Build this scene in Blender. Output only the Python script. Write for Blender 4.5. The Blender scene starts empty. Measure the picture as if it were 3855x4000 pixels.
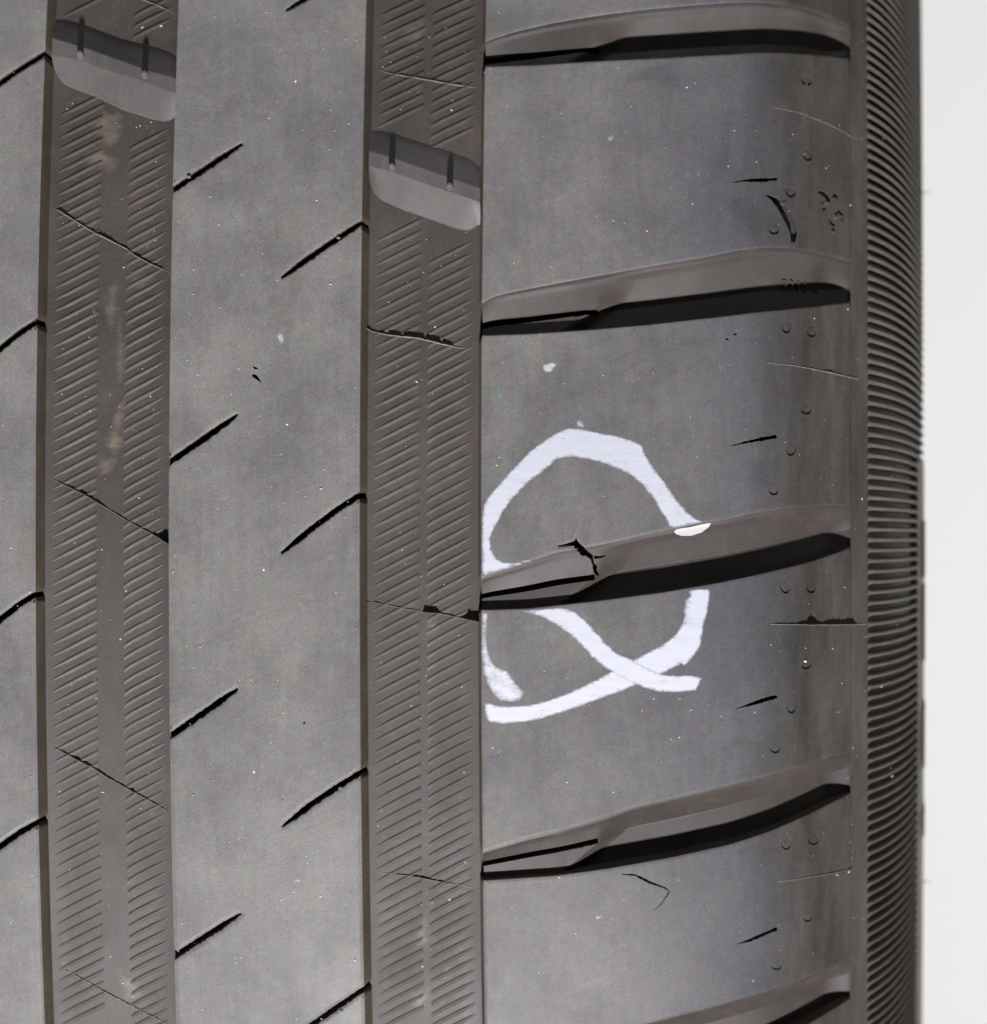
import bpy, math, random
import numpy as np
from mathutils import Matrix, Vector
from mathutils.geometry import delaunay_2d_cdt

random.seed(7)
rng = np.random.default_rng(7)
S = bpy.context.scene
COL = S.collection

# ------------------------------------------------------------------ units
# everything is worked out in millimetres and written to the meshes in metres.
# the tire axis is the world X axis; the tread faces -Y.
R0 = 335.0                       # crown radius
K = 0.049                        # millimetres per traced unit on the crown plane
DIST = 1100.0                    # camera to crown
CU, CV = 3150.0, 2120.0          # traced position the lens points at
CAMX = (CU - 1928.0) * K
MM = 0.001

# ------------------------------------------------------------------ camera
cam = bpy.data.cameras.new("camera")
cam.sensor_width = 36.0
cam.lens = 36.0 * DIST / (4000 * K)
cam.shift_x = -(CU - 1927.5) / 4000.0
cam.shift_y = (CV - 2000.0) / 4000.0
cam.clip_start = 0.05
cam.clip_end = 50.0
cam.dof.use_dof = True
cam.dof.focus_distance = (DIST + 3.0) * MM
cam.dof.aperture_fstop = 11.0
camo = bpy.data.objects.new("camera", cam)
COL.objects.link(camo)
camo.location = (CAMX * MM, -(R0 + DIST) * MM, 0.0)
camo.rotation_euler = (math.pi / 2, 0, 0)
S.camera = camo

# ------------------------------------------------------------------ world and lamps
W = bpy.data.worlds.new("World")
S.world = W
W.use_nodes = True
W.node_tree.nodes["Background"].inputs[0].default_value = (0.95, 0.97, 1.0, 1)
W.node_tree.nodes["Background"].inputs[1].default_value = 0.016


def lamp(name, loc, target, size, power, color=(1, 1, 1), shape='DISK'):
    d = bpy.data.lights.new(name, 'AREA')
    d.shape = shape
    d.size = size
    d.energy = power
    d.color = color
    o = bpy.data.objects.new(name, d)
    COL.objects.link(o)
    o.location = loc
    o.rotation_euler = (Vector(target) - Vector(loc)).to_track_quat('-Z', 'Y').to_euler()
    return o


lamp("low_lamp", (0.03, -0.335 - 1.80, -1.66), (0.0, -0.33, 0.0), 0.15, 198.0, (1.0, 0.970, 0.985))
lamp("top_fill", (0.35, -1.5, 1.35), (0.0, -0.3, 0.0), 0.9, 8.5, (0.97, 0.98, 1.0))  # added soft fill from above, lifts the upper tread
lamp("side_fill", (1.6, -0.75, 0.2), (0.08, -0.25, 0.0), 0.8, 2.6, (1.0, 0.98, 0.95))  # added fill from the right to brighten the sidewall
lamp("wall_fill", (1.9, 1.0, 0.1), (0.5, 2.6, 0.0), 0.8, 22.0, (0.965, 1.0, 0.98))  # unseen light added to whiten the wall evenly

vs = S.view_settings
vs.view_transform = 'Standard'
vs.look = 'None'
vs.exposure = 0.0
vs.gamma = 1.0
vs.use_curve_mapping = False
S.cycles.use_denoising = True
S.cycles.max_bounces = 5
S.cycles.use_adaptive_sampling = True
S.cycles.adaptive_threshold = 0.02


# ------------------------------------------------------------------ tire profile
def xs(u, drop=0.0):
    """lateral position of traced column u on a surface lying 'drop' behind the crown"""
    return CAMX + (u - CU) * K * (DIST + drop) / DIST


_pu = [(1040, 0.0), (1470, 0.3), (1890, 1.3), (2200, 2.4), (2500, 4.2), (2750, 6.2), (2950, 8.6), (3080, 11.2),
       (3160, 13.3), (3230, 15.8), (3321, 20.0), (3390, 24.5), (3450, 30.0), (3510, 38.0), (3555, 47.0), (3584, 56.0),
       (3600, 64.0), (3607, 72.0)]
PX = np.array([xs(u, d) for u, d in _pu])
PD = np.array([d for u, d in _pu])
XC = PX[0]                        # crown centre line


def _pchip(X, Y):
    h = np.diff(X)
    m = np.diff(Y) / h
    d = np.zeros_like(Y)
    for i in range(1, len(X) - 1):
        if m[i - 1] * m[i] > 0:
            w1, w2 = 2 * h[i] + h[i - 1], h[i] + 2 * h[i - 1]
            d[i] = (w1 + w2) / (w1 / m[i - 1] + w2 / m[i])
    d[-1] = m[-1]

    def f(x):
        x = np.asarray(x, float)
        i = np.clip(np.searchsorted(X, x) - 1, 0, len(X) - 2)
        t = (x - X[i]) / h[i]
        return ((1 + 2 * t) * (1 - t) ** 2 * Y[i] + t * (1 - t) ** 2 * h[i] * d[i]
                + t * t * (3 - 2 * t) * Y[i + 1] + t * t * (t - 1) * h[i] * d[i + 1])
    return f


_drop = _pchip(PX, PD)


def drop(x):
    x = XC + np.abs(np.asarray(x, float) - XC)
    return _drop(np.minimum(x, PX[-1]))


def ddrop(x):
    return (drop(np.asarray(x) + 0.05) - drop(np.asarray(x) - 0.05)) / 0.1


def P(x, s, d=0.0):
    x, s, d = np.broadcast_arrays(np.asarray(x, float), np.asarray(s, float), np.asarray(d, float))
    r = R0 - drop(x) - d
    t = s / R0
    return np.stack([x, -r * np.cos(t), r * np.sin(t)], -1) * MM


def NRM(x, s):
    x, s = np.broadcast_arrays(np.asarray(x, float), np.asarray(s, float))
    g = ddrop(x)
    t = s / R0
    n = np.stack([g, -np.cos(t), np.sin(t)], -1)
    return n / np.linalg.norm(n, axis=-1, keepdims=True)


def TAN(s):
    t = np.asarray(s, float) / R0
    return np.stack([np.zeros_like(t), np.sin(t), np.cos(t)], -1)


def un(u, v, d=0.0):
    """traced position -> (lateral x, circumferential s) on the tread surface lowered by d"""
    u = np.atleast_1d(np.asarray(u, float))
    v = np.atleast_1d(np.asarray(v, float))
    dx, dz = (u - CU) * K, (CV - v) * K
    x = xs(u)
    for _ in range(12):
        r = R0 - drop(x) - d
        a = DIST ** 2 + dz ** 2
        b = -2 * (R0 + DIST) * DIST
        c = (R0 + DIST) ** 2 - r ** 2
        t = (-b - np.sqrt(np.maximum(b * b - 4 * a * c, 0))) / (2 * a)
        x = CAMX + t * dx
    y = -(R0 + DIST) + t * DIST
    return np.stack([x, np.arctan2(t * dz, -y) * R0], -1)


def unp(pts, d=0.0):
    a = np.asarray(pts, float)
    return un(a[:, 0], a[:, 1], d)


# ------------------------------------------------------------------ materials
def new_mat(name):
    m = bpy.data.materials.new(name)
    m.use_nodes = True
    nt = m.node_tree
    b = nt.nodes["Principled BSDF"]
    return m, nt, b


def N(nt, typ, **kw):
    n = nt.nodes.new(typ)
    for k, v in kw.items():
        if k in n.inputs:
            n.inputs[k].default_value = v
        else:
            setattr(n, k, v)
    return n


def noise(nt, vec, scale, detail=4.0, rough=0.6, stretch=None):
    if stretch:
        mp = nt.nodes.new("ShaderNodeMapping")
        mp.inputs["Scale"].default_value = stretch
        nt.links.new(vec, mp.inputs["Vector"])
        vec = mp.outputs[0]
    n = nt.nodes.new("ShaderNodeTexNoise")
    n.inputs["Scale"].default_value = scale
    n.inputs["Detail"].default_value = detail
    n.inputs["Roughness"].default_value = rough
    nt.links.new(vec, n.inputs["Vector"])
    return n.outputs["Fac"]


def maprange(nt, fac, a, b, c, d):
    n = nt.nodes.new("ShaderNodeMapRange")
    n.clamp = True
    nt.links.new(fac, n.inputs[0])
    for i, v in enumerate((a, b, c, d)):
        n.inputs[i + 1].default_value = v
    return n.outputs[0]


def mixc(nt, fac, a, b, mode='MIX'):
    n = nt.nodes.new("ShaderNodeMix")
    n.data_type = 'RGBA'
    n.blend_type = mode
    for sock, v in ((n.inputs[0], fac), (n.inputs[6], a), (n.inputs[7], b)):
        if hasattr(v, "is_linked") or hasattr(v, "links"):
            nt.links.new(v, sock)
        elif isinstance(v, (int, float)):
            sock.default_value = v
        else:
            sock.default_value = (*v, 1)
    return n.outputs[2]


def math_n(nt, op, a, b=None):
    n = nt.nodes.new("ShaderNodeMath")
    n.operation = op
    for i, v in enumerate((a, b)):
        if v is None:
            continue
        if isinstance(v, (int, float)):
            n.inputs[i].default_value = v
        else:
            nt.links.new(v, n.inputs[i])
    return n.outputs[0]


def rubber(name, ca, cb, dirt, rough, streak=0.0, shoulder=False, grain=0.16, spec=0.5, dirtamt=0.45, cloudamt=0.4, scuff=0.0):
    m, nt, b = new_mat(name)
    geo = nt.nodes.new("ShaderNodeNewGeometry")
    pos = geo.outputs["Position"]
    big = noise(nt, pos, 42, 3, 0.55)
    mid = noise(nt, pos, 260, 3, 0.6)
    fine = noise(nt, pos, 2900, 1, 0.6)
    cloud = noise(nt, pos, 70, 4, 0.62, (1.2, 1.0, 0.8))          # old smudges
    rub = noise(nt, pos, 300, 3, 0.65, (2.6, 1.0, 0.22))         # rub marks along the running direction
    scr = noise(nt, pos, 380, 3, 0.65, (0.4, 1.0, 2.6))          # finer sideways ones
    col = mixc(nt, maprange(nt, big, 0.32, 0.68, 0, 1), ca, cb)
    col = mixc(nt, maprange(nt, mid, 0.52, 0.78, 0, dirtamt), col, dirt)
    col = mixc(nt, maprange(nt, cloud, 0.52, 0.32, 0, cloudamt), col, tuple(c * 0.60 for c in ca))
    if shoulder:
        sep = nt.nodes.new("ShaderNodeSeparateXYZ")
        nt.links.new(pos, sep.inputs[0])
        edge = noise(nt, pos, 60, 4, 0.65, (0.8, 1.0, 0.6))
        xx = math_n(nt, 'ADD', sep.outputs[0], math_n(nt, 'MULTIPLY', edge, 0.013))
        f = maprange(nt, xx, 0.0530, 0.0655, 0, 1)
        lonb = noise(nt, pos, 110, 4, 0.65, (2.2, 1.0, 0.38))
        warm = mixc(nt, maprange(nt, lonb, 0.32, 0.70, 0, 1), (0.026, 0.0245, 0.0232), (0.050, 0.045, 0.039))  # brown dusty rubber, with shade of the steep edge put into the colour
        dark = mixc(nt, math_n(nt, 'MULTIPLY', maprange(nt, xx, 0.024, 0.0590, 0, 1), 0.88), col, (0.050, 0.052, 0.060))  # painted shade: darkens where the tread curves away from the light
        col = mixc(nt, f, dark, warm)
    v = math_n(nt, 'MULTIPLY', math_n(nt, 'SUBTRACT', fine, 0.5), grain * 4)
    v = math_n(nt, 'ADD', v, math_n(nt, 'MULTIPLY', math_n(nt, 'SUBTRACT', scr, 0.5), streak * 0.45))
    v = math_n(nt, 'ADD', v, math_n(nt, 'MULTIPLY', math_n(nt, 'SUBTRACT', rub, 0.5), streak))
    v = math_n(nt, 'ADD', v, 1.0)
    if scuff > 0:
        mp = nt.nodes.new("ShaderNodeMapping")
        mp.inputs["Rotation"].default_value = (0, math.radians(24), 0)
        nt.links.new(pos, mp.inputs["Vector"])
        sc = noise(nt, mp.outputs[0], 620, 2, 0.5, (0.10, 0.6, 1.5))     # fine slanting scratches
        v = math_n(nt, 'ADD', v, maprange(nt, sc, 0.60, 0.74, 0, scuff))
        v = math_n(nt, 'ADD', v, maprange(nt, sc, 0.40, 0.28, 0, -scuff))
    hue = nt.nodes.new("ShaderNodeTexNoise")
    hue.inputs["Scale"].default_value = 600
    hue.inputs["Detail"].default_value = 2
    nt.links.new(pos, hue.inputs["Vector"])
    col = mixc(nt, 0.2, col, hue.outputs["Color"], 'SOFT_LIGHT')
    n = nt.nodes.new("ShaderNodeVectorMath")
    n.operation = 'SCALE'
    nt.links.new(col, n.inputs[0])
    nt.links.new(v, n.inputs["Scale"])
    nt.links.new(n.outputs[0], b.inputs["Base Color"])
    r = math_n(nt, 'ADD', math_n(nt, 'MULTIPLY', math_n(nt, 'SUBTRACT', cloud, 0.5), 0.35), rough)
    nt.links.new(r, b.inputs["Roughness"])
    b.inputs["Specular IOR Level"].default_value = spec
    b.inputs["Diffuse Roughness"].default_value = 1.0
    bump = nt.nodes.new("ShaderNodeBump")
    bump.inputs["Strength"].default_value = 0.22
    bump.inputs["Distance"].default_value = 0.00010
    nt.links.new(fine, bump.inputs["Height"])
    nt.links.new(bump.outputs[0], b.inputs["Normal"])
    return m


M_RIB = rubber("worn_rubber", (0.097, 0.0955, 0.097), (0.140, 0.135, 0.130), (0.150, 0.142, 0.134), 0.48, 0.26, spec=0.14, grain=0.17, cloudamt=0.34, scuff=0.06)
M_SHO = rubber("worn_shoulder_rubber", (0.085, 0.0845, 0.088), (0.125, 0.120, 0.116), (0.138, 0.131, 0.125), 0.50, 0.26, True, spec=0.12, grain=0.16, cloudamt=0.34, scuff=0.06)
M_GRV = rubber("dusty_groove_rubber", (0.031, 0.0255, 0.0228), (0.042, 0.0352, 0.0318), (0.062, 0.050, 0.041), 0.62, 0.16, spec=0.35)  # brown groove dirt, colour lowered further to stand in for shade down there
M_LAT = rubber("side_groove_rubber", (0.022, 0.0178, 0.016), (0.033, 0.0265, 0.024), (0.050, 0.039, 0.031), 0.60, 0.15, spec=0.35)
M_BAR = rubber("wear_bar_rubber", (0.054, 0.050, 0.049), (0.068, 0.063, 0.061), (0.086, 0.078, 0.070), 0.58, 0.2, spec=0.4, grain=0.12)
M_SID = rubber("sidewall_rubber", (0.043, 0.036, 0.030), (0.064, 0.053, 0.046), (0.100, 0.082, 0.063), 0.60, 0.2, spec=0.35)
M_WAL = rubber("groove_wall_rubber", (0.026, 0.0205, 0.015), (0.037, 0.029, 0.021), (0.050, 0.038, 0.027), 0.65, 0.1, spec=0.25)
M_DEEP = rubber("tire_rubber", (0.030, 0.028, 0.027), (0.040, 0.037, 0.035), (0.05, 0.045, 0.04), 0.65, 0.1, spec=0.3)
M_FIN = rubber("flash_rubber", (0.10, 0.095, 0.09), (0.13, 0.12, 0.115), (0.15, 0.14, 0.13), 0.5, 0.1, spec=0.45)


def paint_material(name, col, thin, contrast, soft=0.28, most=0.97):
    m, nt, b = new_mat(name)
    geo = nt.nodes.new("ShaderNodeNewGeometry")
    pos = geo.outputs["Position"]
    br = noise(nt, pos, 330, 5, 0.7, (0.7, 1, 2.4))
    fi = noise(nt, pos, 2200, 3, 0.7)
    big = noise(nt, pos, 120, 4, 0.6)
    c = mixc(nt, maprange(nt, br, 0.3, 0.7, 0, 1), col, tuple(min(0.8, c * 1.12) for c in col))
    nt.links.new(c, b.inputs["Base Color"])
    b.inputs["Roughness"].default_value = 0.55
    w = math_n(nt, 'ADD', math_n(nt, 'MULTIPLY', br, 0.5), math_n(nt, 'ADD', math_n(nt, 'MULTIPLY', fi, 0.25), math_n(nt, 'MULTIPLY', big, 0.25)))
    at = nt.nodes.new("ShaderNodeAttribute")
    at.attribute_name = "mask"
    # 'mask' is how thick the coat lies (1 = full, 0 = edge of the stroke)
    f = math_n(nt, 'ADD', math_n(nt, 'SUBTRACT', at.outputs["Fac"], thin), math_n(nt, 'MULTIPLY', math_n(nt, 'SUBTRACT', w, 0.5), contrast))
    f = maprange(nt, f, 0.0, soft, 0.0, most)
    tr = nt.nodes.new("ShaderNodeBsdfTransparent")
    mx = nt.nodes.new("ShaderNodeMixShader")
    nt.links.new(f, mx.inputs[0])
    nt.links.new(tr.outputs[0], mx.inputs[1])
    nt.links.new(b.outputs[0], mx.inputs[2])
    out = nt.nodes["Material Output"]
    nt.links.new(mx.outputs[0], out.inputs[0])
    return m


M_PAINT = paint_material("white_paint", (0.29, 0.30, 0.345), 0.12, 2.1, 0.75, 0.92)
M_PAINT_DRIP = paint_material("thick_white_paint", (0.25, 0.25, 0.25), -0.5, 0.2)
M_DIRT = paint_material("beige_dirt", (0.20, 0.165, 0.125), 0.30, 3.0, 1.2, 0.42)
M_CHALK = paint_material("white_scuff", (0.34, 0.34, 0.355), 0.45, 2.6, 0.5, 0.75)
for n in M_DIRT.node_tree.nodes:
    if n.type == 'MIX':
        n.inputs[7].default_value = (0.24, 0.205, 0.16, 1)


def speck_material():
    m, nt, b = new_mat("dust_speck")
    geo = nt.nodes.new("ShaderNodeNewGeometry")
    c = mixc(nt, geo.outputs["Random Per Island"], (0.60, 0.58, 0.52), (0.40, 0.30, 0.16))
    nt.links.new(c, b.inputs["Base Color"])
    b.inputs["Roughness"].default_value = 0.4
    return m


M_SPECK = speck_material()


def wall_material():
    m, nt, b = new_mat("white_wall_paint")
    geo = nt.nodes.new("ShaderNodeNewGeometry")
    c = mixc(nt, noise(nt, geo.outputs["Position"], 3, 4, 0.5), (0.80, 0.815, 0.80), (0.84, 0.85, 0.84))
    nt.links.new(c, b.inputs["Base Color"])
    b.inputs["Roughness"].default_value = 0.8
    return m


M_WALL = wall_material()


# ------------------------------------------------------------------ object helpers
def mesh_object(name, verts, faces, mat, parent=None, normals=None, smooth=True, attr=None, root=False):
    me = bpy.data.meshes.new(name)
    me.from_pydata([tuple(map(float, v)) for v in verts], [], [tuple(map(int, f)) for f in faces])
    me.validate()
    if smooth:
        me.shade_smooth()
    if normals is not None and len(normals) == len(me.vertices):
        me.normals_split_custom_set_from_vertices([tuple(map(float, n)) for n in normals])
    if attr is not None:
        a = me.attributes.new("mask", 'FLOAT', 'POINT')
        a.data.foreach_set("value", np.asarray(attr, np.float32))
    me.materials.append(mat)
    o = bpy.data.objects.new(name, me)
    COL.objects.link(o)
    if parent is not None:
        adopt(o, parent)
    return o


def adopt(o, parent):
    o.parent = parent
    if parent is TIRE:
        o.matrix_parent_inverse = Matrix.Translation(-TIRE.location)


def copy_of(o, parent, rot):
    c = o.copy()
    COL.objects.link(c)
    c.parent = parent
    c.rotation_euler = (rot, 0, 0)
    return c


TIRE = bpy.data.objects.new("tire", None)
COL.objects.link(TIRE)
TIRE.empty_display_size = 0.05
TIRE.location = (XC * MM, 0, -R0 * MM)
TIRE["label"] = "worn grey-black car tire with white painted ring around a cracked tread block"
TIRE["category"] = "tire"


def resample(poly, step, closed=True):
    poly = np.asarray(poly, float)
    out = []
    n = len(poly)
    for i in range(n if closed else n - 1):
        a, b = poly[i], poly[(i + 1) % n]
        k = max(1, int(math.ceil(np.linalg.norm(b - a) / step)))
        for j in range(k):
            out.append(a + (b - a) * j / k)
    if not closed:
        out.append(poly[-1])
    return np.array(out)


def area2(p):
    x, y = p[:, 0], p[:, 1]
    return float(np.sum(x * np.roll(y, -1) - np.roll(x, -1) * y))


def inside(poly, pts):
    x, y = pts[:, 0], pts[:, 1]
    res = np.zeros(len(pts), bool)
    a, b = poly, np.roll(poly, -1, 0)
    for (x1, y1), (x2, y2) in zip(a, b):
        if y1 == y2:
            continue
        c = (y1 > y) != (y2 > y)
        res ^= c & (x < (x2 - x1) * (y - y1) / (y2 - y1) + x1)
    return res


def vnormals(loop):
    """outward (to the right of travel) unit normals with mitre factor"""
    e = np.roll(loop, -1, 0) - loop
    ln = np.maximum(np.linalg.norm(e, axis=1, keepdims=True), 1e-9)
    e = e / ln
    n2 = np.stack([e[:, 1], -e[:, 0]], 1)
    n1 = np.roll(n2, 1, 0)
    n = n1 + n2
    l = np.linalg.norm(n, axis=1, keepdims=True)
    n = np.where(l < 0.15, n2, n / np.maximum(l, 1e-9))
    c = np.clip(np.sum(n * n2, 1, keepdims=True), 0.5, 1)
    return n, n / c


def cdt(loops, grid_pts):
    pts = [tuple(p) for l in loops for p in l]
    edges, k = [], 0
    for l in loops:
        m = len(l)
        edges += [(k + i, k + (i + 1) % m) for i in range(m)]
        k += m
    pts += [tuple(p) for p in grid_pts]
    v, e, f, *_ = delaunay_2d_cdt([Vector(p) for p in pts], edges, [], 0, 1e-6)
    v = np.array([(a.x, a.y) for a in v])
    f = np.array([t for t in f if len(t) == 3])
    c = v[f].mean(1)
    ok = inside(loops[0], c)
    for h in loops[1:]:
        ok &= ~inside(h, c)
    return v, f[ok]


def gridpts(lo, hi, step):
    gx = np.arange(lo[0] + step * 0.5, hi[0], step)
    gy = np.arange(lo[1] + step * 0.5, hi[1], step)
    g = np.stack(np.meshgrid(gx, gy), -1).reshape(-1, 2)
    return g + rng.uniform(-0.12, 0.12, g.shape) * step


def slab(name, outer, holes, depth, bev, mat, parent, draft=None, step=1.2, hole_bev=0.07, grid=2.2, d0=0.0, hole_depth=None, fall=0.35, wall=None, crown=None):
    """solid rubber piece: top follows the tread surface, rounded lips, walls going down to 'depth'.
    draft(x, s) -> how far the wall foot steps outwards."""
    outer = np.asarray(outer, float)
    if area2(outer) < 0:
        outer = outer[::-1]
    outer = resample(outer, step)
    loops = [outer]
    for h in holes:
        h = np.asarray(h, float)
        if area2(h) > 0:
            h = h[::-1]
        loops.append(resample(h, 0.6))
    V, F, NN, walls = [], [], [], []
    ins, norms = [], []
    for i, l in enumerate(loops):
        n, nm = vnormals(l)
        b = bev if i == 0 else hole_bev
        q = (np.roll(nm, 1, 0) + 2 * nm + np.roll(nm, -1, 0)) / 4
        ins.append(l - q * b)
        norms.append(n)
    g = gridpts(outer.min(0), outer.max(0), grid)
    ok = inside(ins[0], g)
    for h in ins[1:]:
        ok &= ~inside(h, g)
    v, f = cdt(ins, g[ok])
    def cr(x):
        if crown is None:
            return 0.0 * x, 0.0 * x
        t = (x - crown[0]) / crown[1]
        return crown[2] * t * t, 2 * crown[2] * t / crown[1]

    def up_n(q):
        nn = NRM(q[:, 0], q[:, 1])
        nn[:, 0] += cr(q[:, 0])[1]
        return nn / np.linalg.norm(nn, axis=1, keepdims=True)
    V.append(P(v[:, 0], v[:, 1], d0 + cr(v[:, 0])[0]))
    NN.append(up_n(v))
    F += [tuple(t) for t in f]
    base = len(v)
    for i, l in enumerate(loops):
        n = norms[i]
        b = bev if i == 0 else hole_bev
        dep = depth if (i == 0 or hole_depth is None) else hole_depth[i - 1]
        a = ins[i]
        m = len(l)
        up = up_n(a)
        out = n[:, :1] * np.array([[1.0, 0, 0]]) + n[:, 1:] * TAN(l[:, 1])
        foot = l.copy()
        if i == 0 and draft is not None:
            foot = l + draft(l[:, 0], l[:, 1], n)
        mid = a + (l - a) * 0.6
        fv = b * (fall if i == 0 else 0.8)
        rings = [(a, d0, up), (mid, d0 + fv * 0.3, up + out * fall * 0.9), (l, d0 + fv, up * 0.5 + out), (foot, dep, out + up * 0.15)]
        for q, d, nn in rings:
            V.append(P(q[:, 0], q[:, 1], d + (cr(q[:, 0])[0] if d < 2 else 0)))
            NN.append(nn / np.linalg.norm(nn, axis=1, keepdims=True))
        for k in range(3):
            o0, o1 = base + k * m, base + (k + 1) * m
            for j in range(m):
                j2 = (j + 1) % m
                F.append((o0 + j, o1 + j, o1 + j2, o0 + j2))
                if k == 2:
                    walls.append(len(F) - 1)
        base += 4 * m
    o = mesh_object(name, np.concatenate(V), F, mat, parent, np.concatenate(NN))
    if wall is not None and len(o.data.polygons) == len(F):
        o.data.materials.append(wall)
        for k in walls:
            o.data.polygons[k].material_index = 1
    return o


def revolve(name, prof, t0, t1, nseg, mat, parent, flip=False):
    """prof: list of (x mm, r mm)"""
    prof = np.asarray(prof, float)
    full = abs((t1 - t0) - 2 * math.pi) < 1e-6
    n = nseg if full else nseg + 1
    V, F = [], []
    for i in range(n):
        t = t0 + (t1 - t0) * i / nseg
        for x, r in prof:
            V.append((x * MM, -r * math.cos(t) * MM, r * math.sin(t) * MM))
    k = len(prof)
    for i in range(nseg):
        a, b = i * k, ((i + 1) % n) * k
        for j in range(k - 1):
            q = (a + j, a + j + 1, b + j + 1, b + j)
            F.append(q[::-1] if flip else q)
    return mesh_object(name, V, F, mat, parent)


# ------------------------------------------------------------------ main lines of the tread
GD = 5.5                                              # main groove depth
SZ = 150.0                                            # worked zone: +- this much of tread length
XL0 = float(un(-300, CV)[0, 0])                       # edges of the ribs
XL1 = float(un(139, CV)[0, 0])
XM0 = float(un(659, CV)[0, 0])
XM1 = float(un(1404, CV)[0, 0])
XS0 = float(un(1879, CV)[0, 0])
XS1 = float(un(3321, CV)[0, 0])
XB1 = float(un(3388, CV)[0, 0])
TZ = SZ / R0

# carcass: full ring below the tread, both sidewalls, beads and inside
def body_profile():
    pr = []
    xr = np.linspace(2 * XC - XB1 + 0.6, XB1 - 0.6, 60)
    right = []
    for x, d in zip(np.linspace(XB1, PX[-1], 24), drop(np.linspace(XB1, PX[-1], 24))):
        right.append((x - 1.6, R0 - d))
    for a in np.linspace(0, 1, 10)[1:]:
        right.append((PX[-1] - 1.6 - 16 * a * a, R0 - 72 - 42 * a))
    inner = [(right[-1][0] - 10, right[-1][1] - 2), (PX[-1] - 22, R0 - 80), (PX[-1] - 22, R0 - 50), (XB1 - 18, R0 - 26), (XC, R0 - 17)]
    top = [(x, R0 - float(drop(x)) - 6.1) for x in xr if x > XC]
    half = [(XC, R0 - 6.1)] + top + right + inner
    left = [(2 * XC - x, r) for x, r in half[::-1]]
    return half + left[1:]


revolve("carcass", body_profile(), 0, 2 * math.pi, 220, M_DEEP, TIRE)


def band_profile(xa, xb, dr0=1.2, dr1=1.2):
    xx = np.linspace(xa, xb, 22)
    p = [(xa - dr0, R0 - float(drop(xa)) - 6.3)] + [(x, R0 - float(drop(x))) for x in xx] + [(xb + dr1, R0 - float(drop(xb)) - 6.3)]
    return p


# the rest of the ring, turned away from the camera or beyond the picture
for a, b in ((XL0, XL1), (XM0, XM1), (XS0, XB1)):
    revolve("far_tread_band", band_profile(a, b), TZ + 0.001, 2 * math.pi - TZ - 0.001, 200, M_RIB, TIRE)
xo = XL0 - (XM0 - XL1)
revolve("outer_tread_band", band_profile(2 * XC - XB1 + 1.3, xo), 0, 2 * math.pi, 220, M_RIB, TIRE)


# ------------------------------------------------------------------ ribs with their slits
def slit(pts, hw, jitter=0.0, tip=0.35):
    """mouth -> tip centre line (traced) to two sides"""
    c = resample(unp(pts), 0.5, closed=False)
    t = np.gradient(c, axis=0)
    t /= np.linalg.norm(t, axis=1, keepdims=True)
    n = np.stack([-t[:, 1], t[:, 0]], 1)
    k = np.linspace(0, 1, len(c))
    w = hw * (1.0 - (1 - tip) * np.clip((k - 0.75) / 0.25, 0, 1)) * (0.9 + 0.1 * k)
    ja = rng.uniform(-1, 1, len(c)) * jitter
    jb = rng.uniform(-1, 1, len(c)) * jitter * 2.2
    up = np.where(n[:, 1:] > 0, n, -n)
    A = c + up * (w + ja)[:, None]
    B = c - up * (w + jb)[:, None]
    return A, B                        # upper side, lower side (mouth first)


def mouth(side, xe):
    s = side.copy()
    d = s[1] - s[0]
    s[0] = (xe, s[0, 1] + (xe - s[0, 0]) * d[1] / (d[0] if abs(d[0]) > 1e-6 else 1e-6))
    if abs(s[1, 0] - xe) < 0.12:
        s = np.delete(s, 1, 0)
    return s


def rib_outline(xa, xb, s0, s1, left_slits, right_slits):
    pts = [(xa, s0), (xb, s0)]
    r = []
    for A, B in right_slits:
        A, B = mouth(A, xb), mouth(B, xb)
        r.append((B[0, 1], [tuple(p) for p in B] + [tuple(p) for p in A[::-1]]))
    for _, p in sorted(r, key=lambda q: q[0]):
        pts += p
    pts += [(xb, s1), (xa, s1)]
    r = []
    for A, B in left_slits:
        A, B = mouth(A, xa), mouth(B, xa)
        r.append((A[0, 1], [tuple(p) for p in A] + [tuple(p) for p in B[::-1]]))
    for _, p in sorted(r, key=lambda q: -q[0]):
        pts += p
    return np.array(pts)


def rib_draft(xa, xb, da, db):
    def f(x, s, n):
        o = np.zeros((len(x), 2))
        o[np.abs(x - xa) < 0.02, 0] = -da
        o[np.abs(x - xb) < 0.02, 0] = db
        return o
    return f


PITCH = 1052.0
HW = 0.58
mid_left = [[(672, 738), (800, 655), (948, 558)], [(662, 1803), (800, 1708), (930, 1618)], [(660, 2880), (800, 2782), (930, 2690)],
            [(675, 3744), (800, 3662), (942, 3570)], [(680, -300), (810, -380), (960, -470)], [(680, 4680), (800, 4600), (940, 4510)]]
mid_right = [[(1415, -165), (1300, -80), (1118, 38)], [(1402, 872), (1310, 932), (1220, 995), (1100, 1083)],
             [(1404, 1932), (1310, 1994), (1220, 2062), (1098, 2160)], [(1412, 3017), (1310, 3080), (1220, 3140), (1103, 3230)],
             [(1422, 3868), (1320, 3935), (1230, 3998), (1110, 4080)]]
left_right = [[(168, 208), (90, 258), (0, 321), (-130, 420)], [(141, 1255), (80, 1295), (0, 1360), (-130, 1460)],
              [(138, 2323), (80, 2357), (0, 2421), (-130, 2520)], [(150, 3214), (80, 3252), (0, 3308), (-130, 3405)],
              [(160, 4100), (80, 4150), (0, 4210), (-130, 4310)], [(190, -820), (80, -750), (-130, -610)]]

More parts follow.
